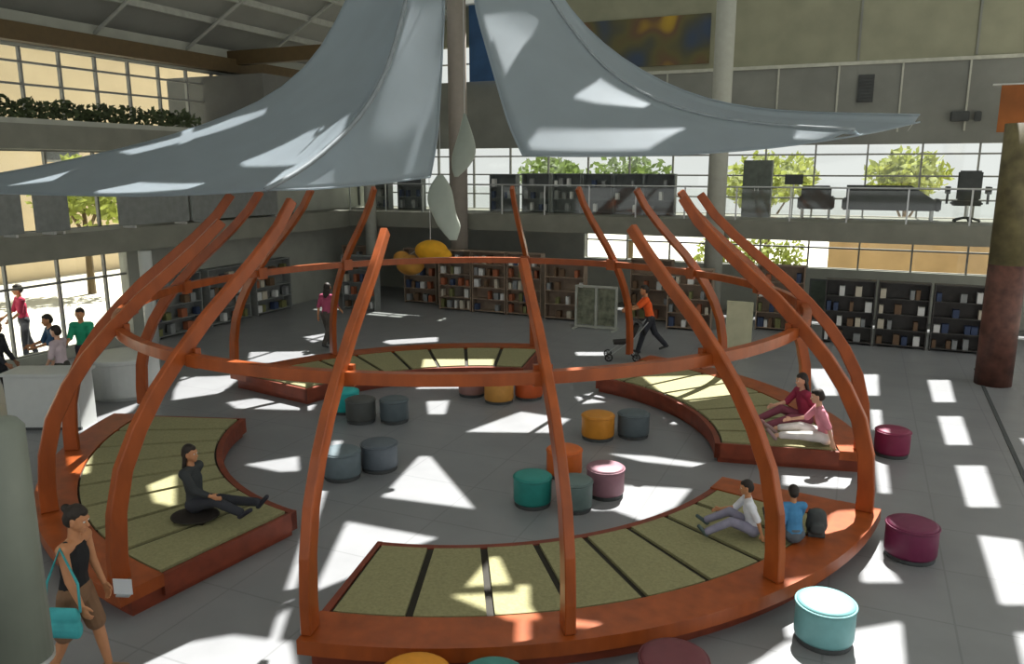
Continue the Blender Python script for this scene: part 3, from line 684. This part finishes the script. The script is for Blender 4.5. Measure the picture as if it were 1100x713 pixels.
HAIRM = mat('dark hair', (.02, .014, .01), .6, .3, 12)
def person(loc, face, label, pose, skin='tan', top=(.5, .1, .1), legs=(.05, .05, .06), sleeve=.5, trouser=1.0, hair='long', shoes=(.05, .05, .05), vox=.011, H=1.68, name='person', skirt=False):
    k = H/1.70; P = dict(lean=4, head=0, th=(8, -8), kn=(6, 12), spread=4, ua=(-8, 12), el=(12, 18), ab=(8, 8), seat=None, twist=0); P.update(pose)
    J = {}
    Ry = lambda a: Matrix.Rotation(R(a), 3, 'Y')        # positive tips +z towards +x (forward)
    J['pel'] = Vector((0, 0, .93)); L = Ry(P['lean'])
    J['waist'] = J['pel']+L@Vector((0, 0, .14)); J['chest'] = J['pel']+L@Vector((0, 0, .33)); J['nb'] = J['pel']+L@Vector((0, 0, .53))
    Hd = Ry(P['lean']*.5+P['head']); J['hd'] = J['nb']+Hd@Vector((.02, 0, .18)); J['nk'] = J['nb']+Hd@Vector((0, 0, .06))
    for i, s_ in enumerate((1, -1)):
        J['sh', i] = J['pel']+L@Vector((0, .175*s_, .475))
        A = Ry(-P['ua'][i])@Matrix.Rotation(R(P['ab'][i]*s_), 3, 'X'); A = Matrix.Rotation(0, 3, 'X')@A
        J['eb', i] = J['sh', i]+A@Vector((0, 0, -.285)); F = Ry(-P['ua'][i]-P['el'][i])@Matrix.Rotation(R(P['ab'][i]*s_*.3), 3, 'X')
        J['wr', i] = J['eb', i]+F@Vector((0, 0, -.25)); J['F', i] = F
        J['hp', i] = J['pel']+Vector((0, .09*s_, -.02)); T = Ry(-P['th'][i])@Matrix.Rotation(R(P['spread']*s_), 3, 'X')
        J['kn', i] = J['hp', i]+T@Vector((0, 0, -.43)); C_ = Ry(-P['th'][i]+P['kn'][i])@Matrix.Rotation(R(P['spread']*s_*.6), 3, 'X')
        J['an', i] = J['kn', i]+C_@Vector((0, 0, -.42)); fp = P.get('foot', (0, 0))[i]
        J['toe', i] = J['an', i]+Ry(fp)@Vector((.16, .01*s_, -.05)); J['hl', i] = J['an', i]+Ry(fp)@Vector((-.04, 0, -.05))
    b = MB(); SY = (0, 1, 0)
    cap(b, J['pel'], J['waist'], .155, .13, SY, .72); cap(b, J['waist'], J['chest'], .13, .155, SY, .68); cap(b, J['chest'], J['nb']-L@Vector((0, 0, .06)), .155, .12, SY, .62)
    cap(b, J['sh', 0], J['sh', 1], .062, .062); cap(b, J['nb']-Vector((0, 0, .04)), J['nk']+Vector((0, 0, .06)), .058, .05)
    h = J['hd']; X_ = Hd@Vector((1, 0, 0)); Z_ = Hd@Vector((0, 0, 1)); Y_ = Vector((0, 1, 0))
    cap(b, h+Z_*.035-X_*.01, h-Z_*.02+X_*.005, .088, .078, SY, 1.12); cap(b, h-Z_*.05+X_*.03, h-Z_*.085+X_*.055, .056, .036)
    cap(b, h+X_*.085+Z_*.005, h+X_*.108-Z_*.03, .011, .016); cap(b, h+X_*.08+Z_*.03+Y_*.035, h+X_*.08+Z_*.03-Y_*.035, .016, .016)
    cap(b, h+X_*.082-Z_*.062+Y_*.02, h+X_*.082-Z_*.062-Y_*.02, .012, .012)
    for s_ in (1, -1): cap(b, h+Y_*.083*s_+Z_*.015, h+Y_*.088*s_-Z_*.025, .02, .014)
    for i, s_ in enumerate((1, -1)):
        cap(b, J['sh', i], J['eb', i], .052, .040); cap(b, J['eb', i], J['wr', i], .041, .027)
        F = J['F', i]; D = F@Vector((0, 0, -1)); Fx = F@Vector((1, 0, 0)); Fy = F@Vector((0, s_, 0)); w = J['wr', i]
        cap(b, w+D*.02, w+D*.075, .032, .038, Fx, .45)
        for q, ln in ((-.027, .062), (-.009, .072), (.009, .068), (.027, .054)):
            a0 = w+D*.095+Fx*q; a1 = a0+D*ln*.55-Fy*.012; a2 = a1+D*ln*.4-Fy*.028
            cap(b, w+D*.06+Fx*q*.8, a0, .0105, .0105); cap(b, a0, a1, .0105, .0095, n=8); cap(b, a1, a2, .0095, .0085, n=8)
        t0 = w+D*.03+Fx*.028; t1 = t0+D*.035+Fx*.025-Fy*.01; cap(b, t0, t1, .014, .012); cap(b, t1, t1+D*.03+Fx*.004-Fy*.012, .0115, .01)
        cap(b, J['hp', i], J['kn', i], .088, .056); cap(b, J['kn', i], J['kn', i].lerp(J['an', i], .35), .056, .054); cap(b, J['kn', i].lerp(J['an', i], .35), J['an', i], .054, .036)
        cap(b, J['hl', i], J['toe', i], .036, .03, (0, 1, 0), .8)
    t = empty(name, (0, 0, 0), 0)
    body = remesh(b, 'body', SK[skin], t, vox)
    # clothes
    c = MB(); g = .014
    cap(c, J['pel']+L@Vector((0, 0, .02)), J['waist'], .15+g, .13+g, SY, .74); cap(c, J['waist'], J['chest'], .13+g, .155+g, SY, .70); cap(c, J['chest'], J['nb']-L@Vector((0, 0, .09)), .155+g, .12+g, SY, .64)
    if sleeve > 0:
        cap(c, J['sh', 0], J['sh', 1], .062+g, .062+g)
        for i in (0, 1):
            cap(c, J['sh', i], J['sh', i].lerp(J['eb', i], min(1, sleeve*2)), .055+g, .046+g)
            if sleeve > .5: cap(c, J['eb', i], J['eb', i].lerp(J['wr', i], sleeve*2-1), .044+g, .032+g)
    else:
        for i, s_ in enumerate((1, -1)): cap(c, J['chest'].lerp(J['sh', i], .6), J['sh', i]-Vector((0, .05*s_, -.02)), .05, .045)
    remesh(c, 'top', mat('cloth %.2f %.2f %.2f' % top, top, .85, .12, 7), t, vox)
    c = MB(); cap(c, J['pel']+L@Vector((0, 0, .04)), J['pel']-Vector((0, 0, .05)), .142+g, .15+g, SY, .78)
    for i in (0, 1):
        cap(c, J['hp', i], J['hp', i].lerp(J['kn', i], min(1, trouser*2)), .092+g, .066+g if trouser >= .5 else .08+g)
        if trouser > .5: cap(c, J['kn', i], J['kn', i].lerp(J['an', i], trouser*2-1), .062+g, .05+g)
    remesh(c, 'trousers' if trouser > .5 else 'shorts', mat('cloth %.2f %.2f %.2f' % legs, legs, .85, .12, 7), t, vox)
    for i in (0, 1):
        c = MB(); cap(c, J['hl', i]-Vector((0, 0, .002)), J['toe', i]+Vector((.01, 0, 0)), .045, .038, (0, 1, 0), .85); remesh(c, 'shoe', mat('shoe %.2f %.2f %.2f' % shoes, shoes, .6), t, vox)
    c = MB(); cap(c, h+Z_*.05-X_*.022, h+Z_*.0-X_*.045, .094, .085, SY, 1.08); cap(c, h+Z_*.085+X_*.045, h+Z_*.09-X_*.03, .05, .06, SY, .9)
    if hair == 'long':
        cap(c, h-X_*.06, J['nb']-L@Vector((.10, 0, .06)), .078, .055, SY, .62)
        for s_ in (1, -1): cap(c, h+Y_*.075*s_-X_*.02+Z_*.02, J['nb']+Vector((-.06, .07*s_, .0)), .03, .03)
    elif hair == 'bun': cap(c, h+Z_*.08-X_*.10, h+Z_*.09-X_*.12, .045, .04)
    remesh(c, 'hair', HAIRM, t, vox)
    for s_ in (1, -1):
        e = MB().ball(h+X_*.084+Y_*.032*s_+Z_*.008, .0125, (1, 1, .7)).build('eye', mat('eye white', (.7, .68, .64), .3), t, smooth=True)
        MB().ball(h+X_*.094+Y_*.032*s_+Z_*.008, .0055).build('iris', HAIRM, e, smooth=True)
    zmin = min(v.co.z for o in kids(t) for v in o.data.vertices)
    for o in kids(t):
        o.data.transform(Matrix.Translation((0, 0, -zmin)))
        for q in kids(o): q.data.transform(Matrix.Translation((0, 0, -zmin)))
    t.scale = (k, k, k); t.location = loc; t.rotation_euler = (0, 0, R(face))
    return tag(t, label, 'person')
WALK = dict(th=(24, -20), kn=(8, 22), ua=(-22, 24), el=(15, 25), foot=(-10, 25), lean=6)
STAND = {}
SITF = dict(th=(92, 114), kn=(2, 50), lean=6, ua=(-28, 38), el=(10, 40), foot=(-50, -35), spread=10)
SITS = dict(th=(88, 84), kn=(86, 82), lean=8, ua=(25, 20), el=(50, 55), spread=8)
q = at(70, 551, 1.66)
person((q.x, q.y, 0), 20, 'woman in a black sleeveless top standing near the left platform with a teal bag', dict(th=(14, -10), kn=(6, 14), ua=(4, 12), el=(14, 10), lean=6, head=8), 'tan', (.012, .012, .014), (.20, .11, .06), 0, .45, 'bun', (.3, .2, .12), .0075, 1.66)
W_ = q
q = at(212, 556, .345)
person((q.x, q.y, .42), 12, 'person in dark clothes sitting on the left tatami platform with legs stretched out', dict(SITF, lean=-4, th=(90, 106), kn=(2, 30)), 'tan', (.035, .04, .042), (.03, .032, .04), .9, 1.0, 'long', (.02, .02, .03), .011, 1.5)
q = at(697, 378)
person((q.x, q.y, 0), 200, 'person in an orange shirt striding beside a pushchair at the back', dict(WALK, lean=14, ua=(50, 44), el=(25, 30)), 'tan', (.85, .12, .02), (.025, .03, .035), .4, 1.0, 'short', (.03, .03, .03), .013, 1.72)
q2 = at(667, 386)
q = at(808, 576, .345)
person((q.x, q.y, .346), 195, 'person in a white shirt sitting on the front platform left of a rib', dict(SITF, lean=12, th=(112, 118), kn=(48, 56)), 'tan', (.72, .74, .80), (.25, .24, .32), .5, 1.0, 'short', (.06, .09, .09), .011, 1.2)
q = at(852, 583, .345)
person((q.x, q.y, .346), 115, 'person in a blue shirt sitting on the front platform right of a rib', dict(SITF, lean=14, th=(114, 120), kn=(50, 58)), 'tan', (.06, .22, .42), (.10, .12, .14), .5, 1.0, 'short', (.05, .05, .05), .011, 1.15)
q = at(864, 458, .345)
person((q.x, q.y, .346), 215, 'person in a crimson top sitting on the right platform by the far rib', dict(SITF, lean=10, th=(100, 112), kn=(20, 46)), 'fair', (.30, .03, .07), (.22, .06, .09), .5, 1.0, 'long', (.4, .2, .2), .012, 1.6)
q = at(886, 478, .345)
person((q.x, q.y, .346), 190, 'person in a pink top and pale trousers sitting at the edge of the right platform', dict(SITF, lean=16, th=(94, 104), kn=(5, 26)), 'fair', (.62, .24, .30), (.64, .60, .58), .5, .9, 'short', (.3, .2, .2), .012, 1.55)
q = at(353, 372)
person((q.x, q.y, 0), 95, 'person in a raspberry top walking behind the left ribs', WALK, 'tan', (.34, .06, .12), (.07, .06, .05), .5, 1.0, 'long', (.05, .05, .05), .014, 1.66)
q = at(54, 392)
person((q.x-1.2, q.y+.3, 0), 250, 'person in a crimson top standing against the bright left windows', dict(ua=(15, 20), el=(40, 35)), 'tan', (.42, .02, .07), (.03, .03, .04), .5, 1.0, 'short', (.05, .05, .05), .013, 1.78)
q = at(96, 418)
person((q.x, q.y, 0), 300, 'person in a green shirt standing behind the leftmost ribs', dict(ua=(20, 25), el=(45, 40)), 'tan', (.02, .32, .17), (.04, .04, .06), .5, 1.0, 'short', (.05, .05, .05), .013, 1.7)
q = at(40, 440)
person((q.x-.75, q.y+1.15, 0), 250, 'person in a dark blue shirt standing behind the white counter', dict(ua=(30, 25), el=(50, 50), lean=14), 'tan', (.04, .10, .19), (.03, .03, .04), .5, 1.0, 'short', (.05, .05, .05), .013, 1.62)
q = at(72, 437)
person((q.x, q.y, 0), 200, 'person in a pale pink shirt standing between counter and ribs', dict(ua=(10, 14), el=(20, 30)), 'fair', (.55, .45, .48), (.06, .06, .05), .5, 1.0, 'short', (.05, .05, .05), .013, 1.58)
q = at(4, 440)
person((q.x, q.y, 0), 30, 'person in black at the left edge beside the white counter', dict(ua=(10, 14), el=(20, 30)), 'brown', (.03, .03, .035), (.03, .03, .035), .9, 1.0, 'short', (.05, .05, .05), .013, 1.72)
# teal bag
bw_ = deep(69, 668, (Vector((W_.x, W_.y, .75))-EYE).dot(FW)-.30)
bg = empty('shoulder_bag', (bw_.x, bw_.y, bw_.z-.15), R(20))
b_ = MB(); cap(b_, (-.11, 0, .09), (.11, 0, .09), .1, .1, (0, 0, 1), .5); cap(b_, (-.11, 0, .2), (.11, 0, .2), .09, .09, (0, 0, 1), .45)
remesh(b_, 'pouch', mat('teal canvas', (.05, .36, .38), .7, .15, 9), bg, .01)
MB().tube([(-.16, 0, .25), (-.14, .03, .5), (.0, .06, .82), (.14, .04, .5), (.16, 0, .25)], .012, 8).build('strap', mat('teal canvas', (.05, .3, .3)), bg, smooth=True)
tag(bg, 'teal shoulder bag hanging at the side of the woman in black', 'bag')
q = at(133, 640, .35); nc = empty('notice_card', (q.x, q.y, .352), R(20))
MB().box(-.1, .1, -.004, .004, .02, .19).build('card', mat('white card', (.62, .64, .66), .6, .02), nc); MB().box(-.07, .07, -.03, .03, 0, .02).build('stand', STEEL, nc)
tag(nc, 'small white notice card standing at the foot of a left front rib', 'card')
# black bag and dark cushion
q = at(876, 575, .345); bk = empty('backpack', (q.x, q.y, .352), R(10)); b_ = MB(); cap(b_, (0, 0, .13), (0, 0, .26), .13, .11, (1, 0, 0), .8); cap(b_, (0, -.1, .1), (0, -.1, .16), .09, .08, (1, 0, 0), .5)
b_.box(-.1, .1, -.08, .08, .0, .06)
remesh(b_, 'pack', DGREY, bk, .012)
for s_ in (-1, 1): MB().tube([(s_*.07, .1, .28), (s_*.08, .16, .2), (s_*.07, .1, .08)], .014, 6).build('strap', DGREY, bk)
tag(bk, 'black backpack lying on the front platform beside the blue shirt', 'backpack')
q = at(210, 557, .345); fc = empty('floor_cushion', (q.x, q.y, .347), R(15))
b_ = MB(); b_.ball((0, 0, .045), 1, (.30, .26, .045), 3); b_.box(-.2, .2, -.17, .17, .0, .03); remesh(b_, 'cover', mat('black cushion cloth', (.018, .013, .01), .9), fc, .012)
MB().tube([Vector((.295*math.cos(a*math.pi/16), .255*math.sin(a*math.pi/16), .045)) for a in range(33)], .009, 6, False).build('piping', TRAY, fc)
tag(fc, 'black floor cushion under the seated person on the left platform', 'cushion')
# pushchair
pc = empty('pushchair', (q2.x, q2.y, 0), R(200)); DK = mat('black pushchair cloth', (.03, .028, .026), .8)
MB().prism([(-.22, .0), (.2, 0), (.2, .05), (-.15, .08), (-.34, .5), (-.42, .47)], -.19, .19).build('seat', DK, pc).matrix_local = Matrix.Translation((0, 0, .42)) @ Matrix.Rotation(math.pi/2, 4, 'X')
b_ = MB(); rings = []
for i in range(7):
    a = R(200-i*22); rings.append([Vector((-.22+.34*math.cos(a)*c_, s_*.21, .72+.34*math.sin(a)*c_)) for s_, c_ in ((-1, 1), (-.6, 1.02), (0, 1.04), (.6, 1.02), (1, 1))])
b_.loft(rings, closed=False); o = b_.build('hood', DK, pc, smooth=True); o.modifiers.new('t', 'SOLIDIFY').thickness = .01
for s_ in (-1, 1):
    MB().tube([(-.62, s_*.22, 1.0), (-.3, s_*.22, .6), (.32, s_*.22, .12)], .013, 8).tube([(-.1, s_*.22, .4), (-.36, s_*.22, .1)], .013, 8).build('side_tube', STEEL, pc)
    for x_ in (-.36, .32):
        w_ = MB().tube([Vector((x_+.085*math.cos(a*math.pi/10), s_*.25, .1+.085*math.sin(a*math.pi/10))) for a in range(21)], .016, 6, False)
        for a in range(3): w_.tube([(x_-.08*math.cos(a*1.05), s_*.25, .1-.08*math.sin(a*1.05)), (x_+.08*math.cos(a*1.05), s_*.25, .1+.08*math.sin(a*1.05))], .006, 5)
        w_.build('wheel', DK, pc)
MB().tube([(-.62, -.22, 1.0), (-.66, -.15, 1.03), (-.66, .15, 1.03), (-.62, .22, 1.0)], .016, 8).build('handle', DK, pc)
tag(pc, 'dark pushchair pushed across the open floor at the back', 'pushchair')
# ------------------------------------------------------------------ light
sl = bpy.data.lights.new('sun', 'SUN'); sl.energy = 15.5; sl.angle = R(.5); sl.color = (1, .98, .94)
so = bpy.data.objects.new('sun', sl); COL.objects.link(so); so.rotation_euler = SD.to_track_quat('Z', 'Y').to_euler(); so.location = (0, 20, 30)
w = bpy.data.worlds.new('sky'); S.world = w; w.use_nodes = True
bgd = w.node_tree.nodes['Background']; bgd.inputs[0].default_value = (.96, .985, .98, 1); bgd.inputs[1].default_value = .92
S.view_settings.view_transform = 'Standard'; S.view_settings.look = 'None'; S.view_settings.gamma = 1; S.view_settings.use_curve_mapping = False
S.view_settings.exposure = 0.0
S.cycles.use_denoising = True; S.cycles.max_bounces = 8; S.cycles.transparent_max_bounces = 16
print('BOOKS', BOOKN[0])
